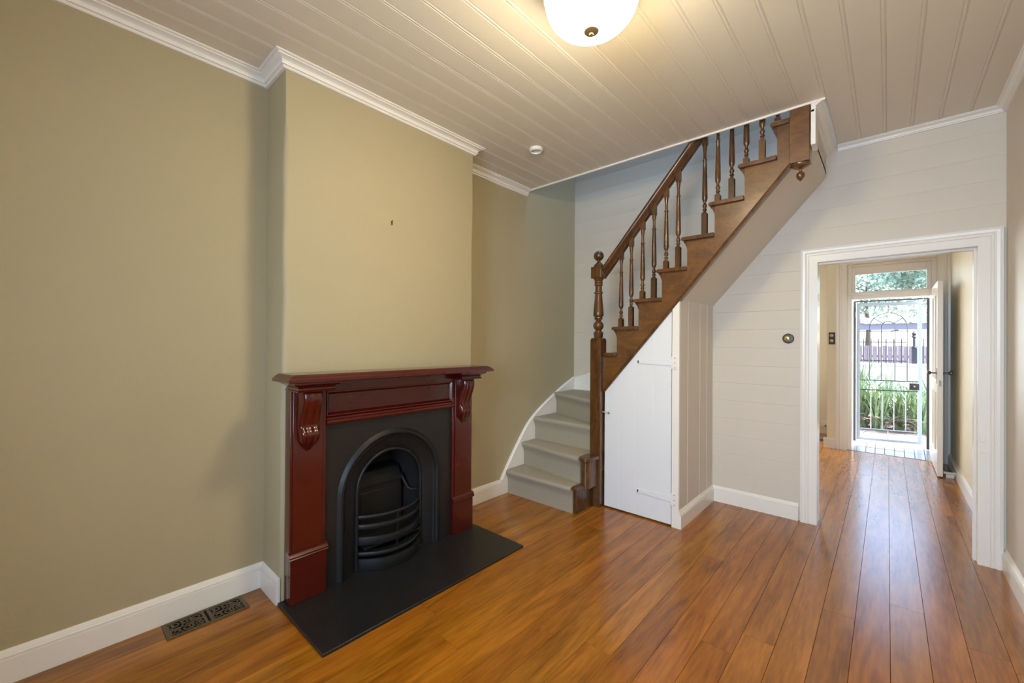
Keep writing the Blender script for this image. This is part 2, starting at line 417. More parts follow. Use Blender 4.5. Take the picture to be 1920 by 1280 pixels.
P = [(-1.16, soff(-1.16)), (XBK, soff(XBK)), (XBK, soff(XBK) + .05), (-1.16, soff(-1.16) + .05)]
struct('wall_soffit', MB().prism(P, XZ, 3.112, YB), WHITEWALL, 'white sloping underside of the staircase', 'soffit')
struct('wall_bulkhead', MB().box(XBK - .02, XBK, 3.17, YB, soff(XBK) + .03, ZC), WHITEWALL, 'white vertical panel closing the top of the stair underside', 'wall')
# white strip beside the hanging post
struct('trim_3', MB().box(XBK - .001, XBK + .022, 3.06, 3.17, 2.56, ZC - .05), GLOSS, 'narrow white strip beside the hanging stair post', 'trim')

# cornices -----------------------------------------------------
def corn(w, h):
    return [(0, 0), (0, -h), (w * .20, -h), (w * .25, -h * .93), (w * .26, -h * .80), (w * .40, -h * .77), (w * .42, -h * .68), (w * .33, -h * .64), (w * .42, -h * .46), (w * .62, -h * .30), (w * .80, -h * .25), (w * .80, -h * .15), (w * .92, -h * .15), (w, -h * .10), (w, 0)]
def cornice(name, path, w, h, label, m=GLOSS, zc=ZC):
    # room lies to the right of the path direction => negative offset
    pr = [(-o, zc + q) for o, q in corn(w, h)]
    struct(name, MB().sweep(pr, path, XY), m, label, 'cornice', ang=25)
cornice('trim_4', [(XL, YR), (XL, Y0), (XC, Y0), (XC, Y1), (XL, Y1), (XL, YS)], .066, .058, 'white moulded cornice along the olive wall and chimney breast')
cornice('trim_5', [(XBK + .07, YB), (XR, YB), (XR, YR)], .05, .038, 'slim white cornice over the doorway wall and right wall')
cornice('trim_6', [(XBK, YS + .003), (XBK, YB)], .062, .062, 'short white cornice on the panel beside the hanging stair post')
cornice('trim_14', [(XL, YB + .12), (XL, YF)], .05, .05, 'white cornice of the front room', zc=2.82)

# baseboards -----------------------------------------------------
def basep(h, t=.02):
    return [(0, 0), (-t, 0), (-t, h * .74), (-t * .62, h * .755), (-t * .62, h * .775), (-t * .85, h * .79), (-t * .85, h * .83), (-t * .55, h * .85), (-t * .5, h * .90), (-t * .3, h * .96), (-t * .2, h), (0, h)]
def base(name, path, label, h=.133, t=.02):
    struct(name, MB().sweep(basep(h, t), path, XY), GLOSS, label, 'baseboard', ang=25)
base('baseboard_left', [(XL, YR), (XL, Y0), (XC - .006, Y0)], 'white moulded baseboard along the left wall up to the fireplace')
base('baseboard_alcove', [(XL, Y1), (XL, 2.711)], 'white moulded baseboard between fireplace and stairs')
base('baseboard_stair_end', [(XU, 3.097), (XU, YB), (-.51, YB)], 'white baseboard turning from the cupboard end wall to the doorway', h=.131)
base('baseboard_right', [(XR, YB), (XR, YR)], 'white baseboard along the right wall', h=.131)
base('baseboard_front_right', [(OX1 + .08, YF), (XR, YF), (XR, YB + .12)], 'white baseboard along the right wall of the front room', h=.13)
base('baseboard_front_left', [(-.636, YF), (-.50, YF)], 'short white baseboard left of the front door casing', h=.13)
# rising skirting following the winders on the left wall, then the back wall
def cat(pts, n=8):
    out = []; P = [pts[0]] + list(pts) + [pts[-1]]
    for i in range(1, len(P) - 2):
        for k in range(n):
            t = k / n; a, b, c_, d = P[i - 1], P[i], P[i + 1], P[i + 2]
            out.append(tuple(.5 * ((2 * b[j]) + (-a[j] + c_[j]) * t + (2 * a[j] - 5 * b[j] + 4 * c_[j] - d[j]) * t * t + (-a[j] + 3 * b[j] - 3 * c_[j] + d[j]) * t ** 3) for j in range(len(b))))
    out.append(tuple(pts[-1])); return out
curve = [(2.711, .133)] + cat([(2.716, .140), (2.815, .276), (2.962, .458), (3.098, .602), (3.262, .712), (3.506, .837), (3.722, .933), (YB - .018, .99)])
m = MB(); vs = []; fs = []
for (y, z) in curve: vs += [(XL, y, 0), (XL + .02, y, 0), (XL + .02, y, z), (XL, y, z)]
for i in range(len(curve) - 1):
    for j in range(4):
        q = (j + 1) % 4; fs.append((i * 4 + j, i * 4 + q, i * 4 + 4 + q, i * 4 + 4 + j))
fs.append((0, 1, 2, 3)); k = 4 * (len(curve) - 1); fs.append((k, k + 1, k + 2, k + 3)); m.add(vs, fs)
m.sweep([(-.030, XL + .001), (-.030, XL + .021), (-.026, XL + .024), (-.018, XL + .022), (-.013, XL + .027), (-.004, XL + .027), (0.002, XL + .020), (0.002, XL + .001)], curve, lambda a, b, w: (w, a, b))
sk = struct('baseboard_winder', m, GLOSS, 'white skirting sweeping up the olive wall beside the carpeted steps', 'baseboard')
c2 = cat([(XL + .02, .985), (-2.345, 1.054), (-2.1, 1.19), (-1.86, 1.42), (-1.68, 1.61)], 5) + [(-.60, 1.61 + 1.08 * 1.147)]
vs = []; fs = []
for (x, z) in c2: vs += [(x, YB, z - .34), (x, YB - .018, z - .34), (x, YB - .018, z), (x, YB, z)]
for i in range(len(c2) - 1):
    for j in range(4):
        q = (j + 1) % 4; fs.append((i * 4 + j, i * 4 + q, i * 4 + 4 + q, i * 4 + 4 + j))
fs.append((0, 1, 2, 3)); k = 4 * (len(c2) - 1); fs.append((k, k + 1, k + 2, k + 3))
struct('baseboard_stair', MB().add(vs, fs), GLOSS, 'white skirting rising with the stairs on the back wall', 'baseboard', parent=None)

# doorway casing (both rooms) and jamb linings
def casp(w):   # (o outward from the opening, c proud of wall)
    return [(0, .008), (0, -.022), (w * .45, -.022), (w * .5, -.027), (w * .6, -.027), (w * .64, -.022), (w * .72, -.028), (w * .86, -.030), (w * .92, -.026), (w, -.024), (w, .008)]
def casing(name, x0, x1, zt, y, w, label, sgn=1):
    pr = [(o, cc) for o, cc in casp(w)]
    x0 -= .006; x1 += .006; zt += .006
    m = MB().sweep(pr, [(x0, 0), (x0, zt), (x1, zt), (x1, 0)], lambda a, b, q: (a, y + sgn * q, b))
    return struct(name, m, GLOSS, label, 'casing', ang=25)
casing('trim_7', DX0, DX1, DZ, YB, .098, 'white moulded casing around the doorway to the front room')
casing('trim_8', DX0, DX1, DZ, YB + .12, .098, 'white casing on the far side of the doorway', sgn=-1)
struct('trim_9', MB().box(DX0 - .006, DX0, YB - .02, YB + .135, 0, DZ).box(DX1, DX1 + .006, YB - .02, YB + .135, 0, DZ).box(DX0 - .006, DX1 + .006, YB - .02, YB + .135, DZ, DZ + .006)
       .box(DX1 - .012, DX1, YB + .04, YB + .09, 0, DZ - .012).box(DX0, DX1, YB + .04, YB + .09, DZ - .012, DZ), GLOSS, 'white door lining inside the doorway', 'casing')
casing('trim_10', OX0, OX1, OZ, YF, .115, 'white casing around the street door and fanlight')

# ============================================================ FRONT DOOR
struct('trim_11', MB().box(OX0, OX0 + .045, YF + .02, YF + .38, .0, OZ).box(OX1 - .045, OX1, YF + .02, YF + .38, 0, OZ)
       .box(OX0 + .045, OX1 - .045, YF + .02, YF + .38, OZ - .03, OZ).box(OX0 + .045, OX1 - .045, YF + .01, YF + .2, 1.955, 2.03)
       .box(OX0 + .03, OX1 - .03, YF - .012, YF + .02, 2.0, 2.03), GLOSS, 'white frame and transom bar of the street door', 'frame', bevel=.003)
w1 = thing('window_1', (0, YF + .06, 2.03), 'small clear fanlight above the street door', 'window', kind='structure')
fx0, fx1, fz0, fz1 = OX0 + .045, OX1 - .045, 2.03, OZ - .03
MB().box(fx0, fx0 + .035, YF + .04, YF + .09, fz0, fz1).box(fx1 - .04, fx1, YF + .04, YF + .09, fz0, fz1).box(fx0 + .035, fx1 - .04, YF + .04, YF + .09, fz0, fz0 + .018).box(fx0 + .035, fx1 - .04, YF + .04, YF + .09, fz1 - .10, fz1).build('window_frame', GLOSS, w1, bevel=.003)
MB().box(fx0 + .035, fx1 - .04, YF + .06, YF + .066, fz0 + .018, fz1 - .10).build('pane', GLASS, w1)
# doorstep bricks
def sill(x0, x1, y0, y1, dz, m):
    za = .004 + (y0 - YF) * .15; zb2 = .004 + (y1 - YF) * .15
    m.prism([(y0, -.06), (y1, -.06), (y1, zb2 + dz), (y0, za + dz)], lambda a, b, w: (w, a, b), x0, x1); return m
st = struct('threshold', sill(OX0, OX1, YF + .002, YF + .42, -.004, MB()), MORTAR, 'grey glazed brick doorstep sloping up to the security gate', 'doorstep')
nb = 9; bwid = (OX1 - OX0) / nb
for i in range(nb):
    x0 = OX0 + i * bwid + .003; x1 = OX0 + (i + 1) * bwid - .003; t = random.uniform(-.001, .001)
    sill(x0, x1, YF + .004, YF + .20, t, MB()).build('brick', BRICK, st, bevel=.003)
    sill(x0, x1, YF + .208, YF + .42, -t, MB()).build('brick', BRICK, st, bevel=.003)
# door leaf, opened inwards against the right
d1 = thing('door_1', (.404, YF - .01, 0), 'white front door leaf standing open into the front room', 'door', kind='structure')
lx0, lx1, ly0, ly1 = .383, .424, 6.15, 6.945
lm = MB().box(lx0, lx1, ly0, ly0 + .11, .012, 2.03).box(lx0, lx1, ly1 - .11, ly1, .012, 2.03)
for za, zb2 in ((.012, .24), (.86, 1.0), (1.90, 2.03)): lm.box(lx0, lx1, ly0 + .11, ly1 - .11, za, zb2)
lm.box(lx0, lx1, (ly0 + ly1) / 2 - .05, (ly0 + ly1) / 2 + .05, .24, .86).box(lx0, lx1, (ly0 + ly1) / 2 - .05, (ly0 + ly1) / 2 + .05, 1.0, 1.90)
lm.build('door_frame', GLOSS, d1, bevel=.002)
for ya, yb2 in ((ly0 + .11, (ly0 + ly1) / 2 - .05), ((ly0 + ly1) / 2 + .05, ly1 - .11)):
    for za, zb2 in ((.24, .86), (1.0, 1.9)):
        MB().box(lx0 + .012, lx1 - .012, ya, yb2, za, zb2).build('door_panel', GLOSS, d1)
kz = 1.075; ky = ly0 + .06
kn = [(.020, 0), (.020, .004), (.009, .008), (.008, .040), (.016, .046), (.022, .056), (.023, .064), (.018, .072), (.004, .075)]
MB().lathe(kn, 0, 0, seg=16, fn=lambda x, y, z_: (lx0 - z_, ky + x, kz + y)).build('door_knob', STEEL, d1)
MB().lathe(kn, 0, 0, seg=16, fn=lambda x, y, z_: (lx1 + z_, ky + x, kz + y)).build('door_knob', STEEL, d1)
MB().box(lx0 - .003, lx0, ky - .022, ky + .022, kz - .11, kz + .05).build('lock_plate', STEEL, d1, bevel=.001)
MB().box(lx0 + .012, lx1 - .012, ly0 - .001, ly0 + .002, .94, 1.0).build('latch_plate', STEEL, d1)
dst = thing('door_stop', (.48, 6.22, 0), 'white cylindrical door stop on the floor behind the open front door', 'door stop')
MB().lathe([(.016, 0), (.017, .004), (.012, .008), (.012, .07), (.017, .074), (.017, .09), (.01, .095)], 0, 0, seg=14, fn=lambda x, y, q: (.432 + q, 6.22 + x, .045 + y)).build('rubber_buffer', PLASTIC, dst)
MB().box(.45, .51, 6.205, 6.235, 0, .034).build('base_plate', PLASTIC, dst)
# security gate --------------------------------------------------
fr = thing('gate_frame', (0, YF + .36, .072), 'dark steel gate frame fixed inside the street doorway', 'frame')
gy = 7.30
MB().box(-.345, -.320, gy, gy + .04, .0715, 1.955).build('upright', GATEB, fr)
MB().box(.362, .385, gy, gy + .04, .0715, 1.955).build('upright', GATEB, fr)
MB().box(-.320, .362, gy, gy + .04, 1.940, 1.955).build('head_bar', GATEB, fr)
ang = atan2(.17, .62); gh = Vector((-.312, 7.335))
def G(u, w, z_): return (gh.x + u * cos(ang) - w * sin(ang), gh.y + u * sin(ang) + w * cos(ang), z_)
gt = thing('security_gate', (gh.x, gh.y, .08), 'white and grey steel security gate with arched bars, slightly ajar', 'gate')
GW = .665
def gb(u0, u1, w0, w1, z0, z1):
    m = MB(); m.prism([(u0, w0), (u1, w0), (u1, w1), (u0, w1)], lambda a, b, w: G(a, b, w), z0, z1); return m
gb(0, .038, 0, .03, .09, 1.93).build('stile', GATEW, gt)
gb(GW - .036, GW, 0, .03, .09, 1.93).build('stile', GATEW, gt)
gb(.038, GW - .036, 0, .03, .09, .118).build('rail', GATEW, gt)
gb(.038, GW - .036, 0, .03, 1.89, 1.93).build('rail', GATEW, gt)
for z_ in (.24, .765, .893, 1.552): gb(.038, GW - .036, .009, .021, z_ - .006, z_ + .006).build('rail', GATEG if z_ > .5 else GATEW, gt)
u_ = lambda k: .038 + k
cxg = GW / 2; Ro, Ri = .192, .070
for uu in (cxg - Ro, cxg - Ri, cxg + Ri, cxg + Ro):
    MB().tube([G(uu, .015, .893), G(uu, .015, 1.60)], .0052, 6).build('bar', GATEG, gt)
for k in range(4):
    uu = .038 + (GW - .074) * (k + 1) / 5.0
    MB().tube([G(uu, .015, .24), G(uu, .015, .765)], .0055, 6).build('bar', GATEW, gt)
MB().tube([G(cxg, .015, .118), G(cxg, .015, .24)], .005, 6).build('bar', GATEW, gt)
MB().tube([G(cxg + Ro * cos(pi * k / 24), .015, 1.60 + Ro * sin(pi * k / 24)) for k in range(25)], .0052, 6).build('arch_bar', GATEG, gt)
MB().tube([G(cxg + Ri * cos(pi * k / 16), .015, 1.60 + Ri * 1.15 * sin(pi * k / 16)) for k in range(17)], .0052, 6).build('arch_bar', GATEG, gt)
for sgn in (-1, 1):
    a = radians(90 - sgn * 50); MB().tube([G(cxg + Ri * cos(a), .015, 1.60 + Ri * 1.15 * sin(a)), G(cxg + Ro * cos(a * 1 if sgn > 0 else a), .015, 1.60 + Ro * sin(a))], .0045, 6).build('arch_spoke', GATEG, gt)
MB().tube([G(cxg, .015, 1.60 + Ro), G(cxg, .015, 1.89)], .0045, 6).build('bar', GATEG, gt)
gb(GW - .125, GW - .028, -.012, .0, .785, .872).build('lock_case', GATEB, gt, bevel=.004)
MB().lathe([(.014, 0), (.014, .008), (.008, .012)], 0, 0, seg=14, fn=lambda x, y, q: G(GW - .085 + x, -.012 - q, .83 + y)).build('lock_cylinder', STEEL, gt)
gb(.038, GW - .13, .006, .024, .757, .765).build('lock_rail', GATEG, gt)

# ============================================================ STAIRCASE
stc = thing('staircase', (-1.8, 3.3, 0), 'dark stained timber staircase with turned balusters and carpeted lower steps', 'staircase')
YSF = 3.10
tips = {k: -1.679 + .186 * (k - 7) for k in range(6, 14)}
risx = {k: tips[k] + .037 for k in tips}   # face of riser below tread k
# string board
top = []
for k in range(6, 14):
    top += [(max(risx[k], -1.765), RIS * (k - 1) - .028 if k > 6 else RIS * 5), (max(risx[k], -1.765), RIS * k - .028)]
xe = -.455
def sbot(x): return 1.651 + 1.168 * (x + 1.173)
P = [(-1.765, sbot(-1.765))] + [(-1.765, RIS * 6 - .028)]
for k in range(7, 14):
    P += [(risx[k], RIS * (k - 1) - .028), (risx[k], RIS * k - .028)]
P += [(xe, RIS * 13 - .028), (xe, sbot(xe))]
MB().prism(P, XZ, YSF, YSF + .03).build('string_board', STRINGW, stc)
MB().sweep([(0, YSF - .008), (0, YSF + .034), (-.02, YSF + .034), (-.02, YSF - .008), (-.010, YSF - .014)], [(-1.765, sbot(-1.765) + .006), (xe, sbot(xe) + .006)], lambda a, b, w: (a, w, b)).build('string_moulding', STAIRW, stc)
for k in range(6, 14):
    x0 = tips[k] if k > 6 else -1.762; x1 = (risx[k + 1] if k < 13 else -.36); z_ = RIS * k
    ya = YSF - .028; r = .014
    # rounded nosing profile in xz, extruded in y, plus return nosing along the open end
    prof = [(x1, z_ - .028), (x1, z_)] + [(x0 + r - r * sin(pi * t / 6), z_ - r + r * cos(pi * t / 6)) for t in range(7)]
    xx0 = x0
    x1e = x1 if k < 13 else -.456
    prof2 = [(x1e, z_ - .028), (x1e, z_)] + prof[2:]
    tr = MB().prism(prof2, XZ, ya + .004, 3.17)
    if k >= 6: tr.prism(prof, XZ, 3.17, YB - .019)
    t_ = tr.build('tread', STAIRW, stc, bevel=.004)
    # scotia and bracket below the tread nosing
    if k > 6:
        q = []
        for j in range(7):
            a = pi / 2 * j / 6; q.append((risx[k] - .026 * (1 - sin(a)) , z_ - .028 - .030 * (1 - cos(a)) ))
        q = [(risx[k] - .028, z_ - .028), (risx[k] - .026, z_ - .036), (risx[k] - .016, z_ - .046), (risx[k] - .006, z_ - .066), (risx[k], z_ - .09), (risx[k], z_ - .028)]
        MB().prism(q, XZ, YSF, YSF + .03).build('bracket', STAIRW, stc)
        MB().box(risx[k], risx[k] + .018, YSF + .03, YB - .019, z_ - RIS, z_ - .028).build('riser', STAIRW, stc)
    cx0 = x0 - .004 if k > 6 else x0 + .02
    MB().box(max(cx0, -1.76), x1, 3.21, YB - .022, z_, z_ + .010).build('carpet_pad', CARPET, stc, bevel=.004)
# winders: plan polygons, carpet covered
def winder(poly_nose, z0, z1, name='carpet_step', m=CARPET):
    """poly: list of xy; first two points are the nose line (left,right)"""
    prof = [(0, z0), (.0, z1 - .10), (-.012, z1 - .055), (-.028, z1 - .035), (-.034, z1 - .018), (-.028, z1 - .005), (-.014, z1), (.05, z1)]
    a = Vector(poly_nose[0]); b = Vector(poly_nose[1]); d = (b - a).normalized(); nrm = Vector((-d.y, d.x))  # points into the stair
    vs = []; n = len(prof)
    for p in (a, b):
        for o, zz in prof: vs.append((p.x + nrm.x * o, p.y + nrm.y * o, zz))
    fs = [(i, i + 1, n + i + 1, n + i) for i in range(n - 1)]
    mb = MB(); mb.add(vs, fs)
    # body: top polygon from inner nose line to the rest, extruded down
    a2 = a + nrm * .05; b2 = b + nrm * .05
    pts = [tuple(a2), tuple(b2)] + [tuple(p) for p in poly_nose[2:]]
    mb.prism(pts, XY, z0, z1)
    mb.add([(p.x + nrm.x * o, p.y + nrm.y * o, zz) for p in (a,) for o, zz in prof] + [(a2.x, a2.y, z0)], [tuple(range(n + 1))])
    mb.add([(p.x + nrm.x * o, p.y + nrm.y * o, zz) for p in (b,) for o, zz in prof] + [(b2.x, b2.y, z0)], [tuple(range(n + 1))])
    return mb.build(name, m, stc, ang=50)
LX = XL + .022
winder([(LX, 2.795), (-1.866, 2.800), (-1.866, 3.10), (LX, 3.10)], 0, RIS)
winder([(LX, 3.018), (-1.868, 2.915), (-1.868, 3.20), (LX, 3.20)], RIS, 2 * RIS)
winder([(LX, 3.185), (-1.866, 3.165), (-1.868, 3.36), (LX, 3.62)], 2 * RIS, 3 * RIS)
winder([(LX, 3.535), (-1.862, 3.205), (-1.80, 3.42), (-2.13, YB - .02), (LX, YB - .02)], 3 * RIS, 4 * RIS)
winder([(-2.17, YB - .02), (-1.85, 3.23), (-1.70, 3.17), (-1.70, YB - .02)], 4 * RIS, 5 * RIS)
MB().box(-1.765, -1.60, 3.14, YB - .02, 4 * RIS, 5 * RIS).build('carpet_step', CARPET, stc)
# timber ends of steps one and two
nose = lambda x0, x1, y0, z_: [(y0 + .30, z_ - .028), (y0 + .30, z_)] + [(y0 + .014 - .014 * sin(pi * t / 6), z_ - .014 + .014 * cos(pi * t / 6)) for t in range(7)]
MB().prism([(-1.864, 2.812), (-1.834, 2.812), (-1.826, 3.049), (-1.826, 3.09), (-1.864, 3.09)], XY, 0, RIS - .03).build('step_end', STAIRW, stc, bevel=.002)
MB().prism([(p[0], p[1]) for p in [(3.06, RIS - .028), (3.06, RIS + .004)] + [(2.784 + .016 - .016 * sin(pi * t / 6), RIS - .012 + .016 * cos(pi * t / 6)) for t in range(7)]], lambda a, b, w: (w, a, b), -1.865, -1.812).build('step_end', STAIRW, stc, bevel=.004)
def stad(cx, cy, r, y1, n=12):
    return [(cx + r * cos(pi + pi * k / n), cy + r * sin(pi + pi * k / n)) for k in range(n + 1)] + [(cx + r, y1), (cx - r, y1)]
MB().prism(stad(-1.825, 2.935, .040, 3.05), XY, RIS - .03, 2 * RIS - .03).build('step_end', STAIRW, stc)
MB().prism(stad(-1.822, 2.930, .055, 3.05), XY, 2 * RIS - .03, 2 * RIS + .006).build('step_end', STAIRW, stc, bevel=.008)
# newel post
nw = MB(); nx, ny = -1.8125, 3.1; hw = .0485
sh = [(1.0, 0), (1.0, 1.385), (.93, 1.395), (.80, 1.402)]
for i in range(len(sh) - 1):
    (a, za), (b, zb2) = sh[i], sh[i + 1]; a *= hw; b *= hw
    nw.add([(nx - a, ny - a, za), (nx + a, ny - a, za), (nx + a, ny + a, za), (nx - a, ny + a, za), (nx - b, ny - b, zb2), (nx + b, ny - b, zb2), (nx + b, ny + b, zb2), (nx - b, ny + b, zb2)],
           [(0, 1, 5, 4), (1, 2, 6, 5), (2, 3, 7, 6), (3, 0, 4, 7), (0, 3, 2, 1), (4, 5, 6, 7)])
newel = nw.build('newel_post', STAIRW, stc, bevel=.002)
prof = [(.030, 1.402), (.036, 1.41), (.036, 1.435), (.040, 1.44), (.040, 1.448), (.030, 1.453), (.028, 1.462)]
prof += [(.0415 * sin(a), 1.503 - .043 * cos(a)) for a in [pi * k / 12 for k in range(2, 11)]]
prof += [(.022, 1.55), (.030, 1.556), (.034, 1.566), (.030, 1.576), (.040, 1.582), (.042, 1.592), (.040, 1.62), (.033, 1.70), (.028, 1.765), (.036, 1.770), (.036, 1.778), (.027, 1.783), (.026, 1.83), (.034, 1.836), (.034, 1.846), (.028, 1.850), (.034, 1.857), (.034, 1.866), (.029, 1.871), (.038, 1.882), (.040, 1.892)]
prof = [(q * 1.05, 1.402 + (w - 1.402) * 1.022) for q, w in prof]
MB().lathe(prof, nx, ny, seg=28).build('turned_shaft', STAIRW, newel, ang=50)
nb_ = MB().box(nx - hw, nx + hw, ny - hw, ny + hw, 1.902, 2.000)
nb_.build('newel_block', STAIRW, newel, bevel=.005)
prof = [(.045, 2.000), (.041, 2.014), (.031, 2.028), (.019, 2.038), (.014, 2.046), (.014, 2.054)] + [(.0425 * sin(a), 2.094 - .0425 * cos(a)) for a in [pi * k / 14 for k in range(2, 15)]]
MB().lathe(prof, nx, ny, seg=28).build('ball_finial', STAIRW, newel, ang=50)
# handrail
YRAIL = 3.125
def rb_(x): return 1.945 + 1.17 * (x + 1.735)
rp = [(-.020, 0), (.020, 0), (.020, .018), (.014, .026), (.014, .036), (.026, .044), (.030, .058), (.024, .072), (.010, .080), (-.010, .080), (-.024, .072), (-.030, .058), (-.026, .044), (-.014, .036), (-.014, .026), (-.020, .018)]
vs = []; n = len(rp)
xs = [-1.766, -1.4, -1.0, -.6, -.45]
for x in xs:
    for o, h in rp: vs.append((x, YRAIL + o, rb_(x) + h * 1.48))
fs = [(i * n + j, i * n + (j + 1) % n, (i + 1) * n + (j + 1) % n, (i + 1) * n + j) for i in range(len(xs) - 1) for j in range(n)]
fs += [tuple(range(n)), tuple(range((len(xs) - 1) * n, len(xs) * n))]
MB().add(vs, fs).build('handrail', STAIRW, stc, ang=50)
# balusters
def baluster(x, tz, first):
    yb3 = YRAIL; hw = .0175
    zb = 1.562 + 1.147 * (x + 1.618) if True else 0
    if not first: zb -= .01
    zt = zb + .482; ztop = rb_(x) + .012
    m = MB()
    m.box(x - hw, x + hw, yb3 - hw, yb3 + hw, tz, zb - .008)
    m.add([(x - hw, yb3 - hw, zb - .008), (x + hw, yb3 - hw, zb - .008), (x + hw, yb3 + hw, zb - .008), (x - hw, yb3 + hw, zb - .008)] + [(x - .011, yb3 - .011, zb + .003), (x + .011, yb3 - .011, zb + .003), (x + .011, yb3 + .011, zb + .003), (x - .011, yb3 + .011, zb + .003)],
          [(0, 1, 5, 4), (1, 2, 6, 5), (2, 3, 7, 6), (3, 0, 4, 7), (4, 5, 6, 7)])
    L = zt - zb
    pr = [(.011, 0), (.0095, .014), (.0145, .018), (.0145, .024), (.010, .028), (.010, .032)] + [(.0155 * sin(a), .048 - .017 * cos(a)) for a in [pi * k / 8 for k in range(2, 7)]] + \
         [(.010, .066), (.0085, .074), (.014, .084), (.0185, .10), (.0185, .12), (.0170, .20), (.0145, .29), (.0118, .368), (.0150, .372), (.0150, .379), (.0105, .384), (.0100, .425), (.0130, .455), (.0150, .470), (.0150, L)]
    m.lathe([(r, zb + h) for r, h in pr], x, yb3, seg=14)
    hs = .0165
    m.add([(x - hs, yb3 - hs, zt), (x + hs, yb3 - hs, zt), (x + hs, yb3 + hs, zt), (x - hs, yb3 + hs, zt), (x - hs, yb3 - hs, ztop - 1.17 * hs), (x + hs, yb3 - hs, ztop + 1.17 * hs), (x + hs, yb3 + hs, ztop + 1.17 * hs), (x - hs, yb3 + hs, ztop - 1.17 * hs)],
          [(0, 1, 5, 4), (1, 2, 6, 5), (2, 3, 7, 6), (3, 0, 4, 7), (4, 5, 6, 7), (0, 3, 2, 1)])
    m.build('baluster', STAIRW, stc, ang=40)
for x, k, f in ((-1.618, 7, 1), (-1.530, 7, 0), (-1.435, 8, 1), (-1.343, 8, 0), (-1.248, 9, 1), (-1.158, 9, 0), (-.972, 10, 0), (-.885, 11, 1), (-.796, 11, 0), (-.707, 12, 1), (-.614, 12, 0), (-.527, 13, 1)):
    baluster(x, RIS * k, f)
# hanging newel at the top
px0, px1, py0, py1 = -.455, -.352, 3.062, 3.165
ps = MB().box(px0, px1, py0, py1, 2.475, 3.75).build('hanging_post', STRINGW, stc, bevel=.003)
pc = ((px0 + px1) / 2, (py0 + py1) / 2)
MB().lathe([(.050, 2.475), (.050, 2.468), (.046, 2.460), (.040, 2.456), (.030, 2.452), (.018, 2.449), (.009, 2.444), (.0085, 2.428), (.014, 2.424), (.021, 2.418), (.0235, 2.406), (.020, 2.392), (.012, 2.380), (.003, 2.371)], pc[0], pc[1], seg=24).build('acorn_pendant', STAIRW, ps, ang=50)

# cupboard door under the stairs ---------------------------------
d2 = thing('door_2', (-1.465, 3.11, 0), 'white ledged cupboard door with sloping top under the stairs', 'door', kind='structure')
ye0, ye1 = YSF + .006, YSF + .028
xb = [-1.752, -1.622, -1.482, -1.338, -1.196]
for i in range(4):
    a, b = xb[i] + .0002, xb[i + 1] - .0002
    P = [(a, ye1), (a, ye0 + .001), (a + .001, ye0), (b - .0025, ye0), (b, ye0 + .0018), (b, ye1)]
    mb = MB(); vs = []; n = len(P)
    for x, y in P: vs.append((x, y, .012 if i else .012))
    for x, y in P: vs.append((x, y, min(sbot(x), 9) + .0 - .012))
    fs = [tuple(range(n))[::-1], tuple(range(n, 2 * n))] + [(j, (j + 1) % n, n + (j + 1) % n, n + j) for j in range(n)]
    mb.add(vs, fs).build('door_board', DOORW, d2, ang=20)
for zh, dz in ((1.215, 0), (.205, 0)):
    hb = MB().prism([(-1.462, zh - .012), (-1.462, zh + .012), (-1.200, zh + .022), (-1.200, zh - .022)], XZ, ye0 - .007, ye0)
    hb.lathe([(.014, 0), (.014, .007)], 0, 0, seg=12, fn=lambda x, y, q: (-1.462 + x, ye0 - q, zh + y))
    hg = hb.build('strap_hinge', DOORW, d2, bevel=.001)
    MB().box(-1.186, -1.150, 3.089, 3.095, zh - .048, zh + .048).build('hinge_leaf', GLOSS, hg, bevel=.001)
    MB().lathe([(.006, -.045), (.006, .045)], -1.193, ye0 - .008, zh, seg=10).build('hinge_knuckle', GLOSS, hg)
    for q in (-.036, 0, .036):
        MB().lathe([(.004, 0), (.003, .0015)], 0, 0, seg=8, fn=lambda x, y, w: (-1.166 + x, 3.089 - w, zh + q + y)).build('screw', STEEL, hg)
lt = MB().box(-1.742, -1.705, ye0 - .006, ye0, .772, .798); lt.tube([(-1.765, ye0 - .012, .787), (-1.71, ye0 - .012, .787)], .004, 8)
lt.build('latch', PLASTIC, d2); 
MB().tube([(-1.712, ye0 - .008, .786), (-1.712, ye0 - .022, .786), (-1.694, ye0 - .028, .783)], .0035, 8).build('latch_knob', STEEL, d2)

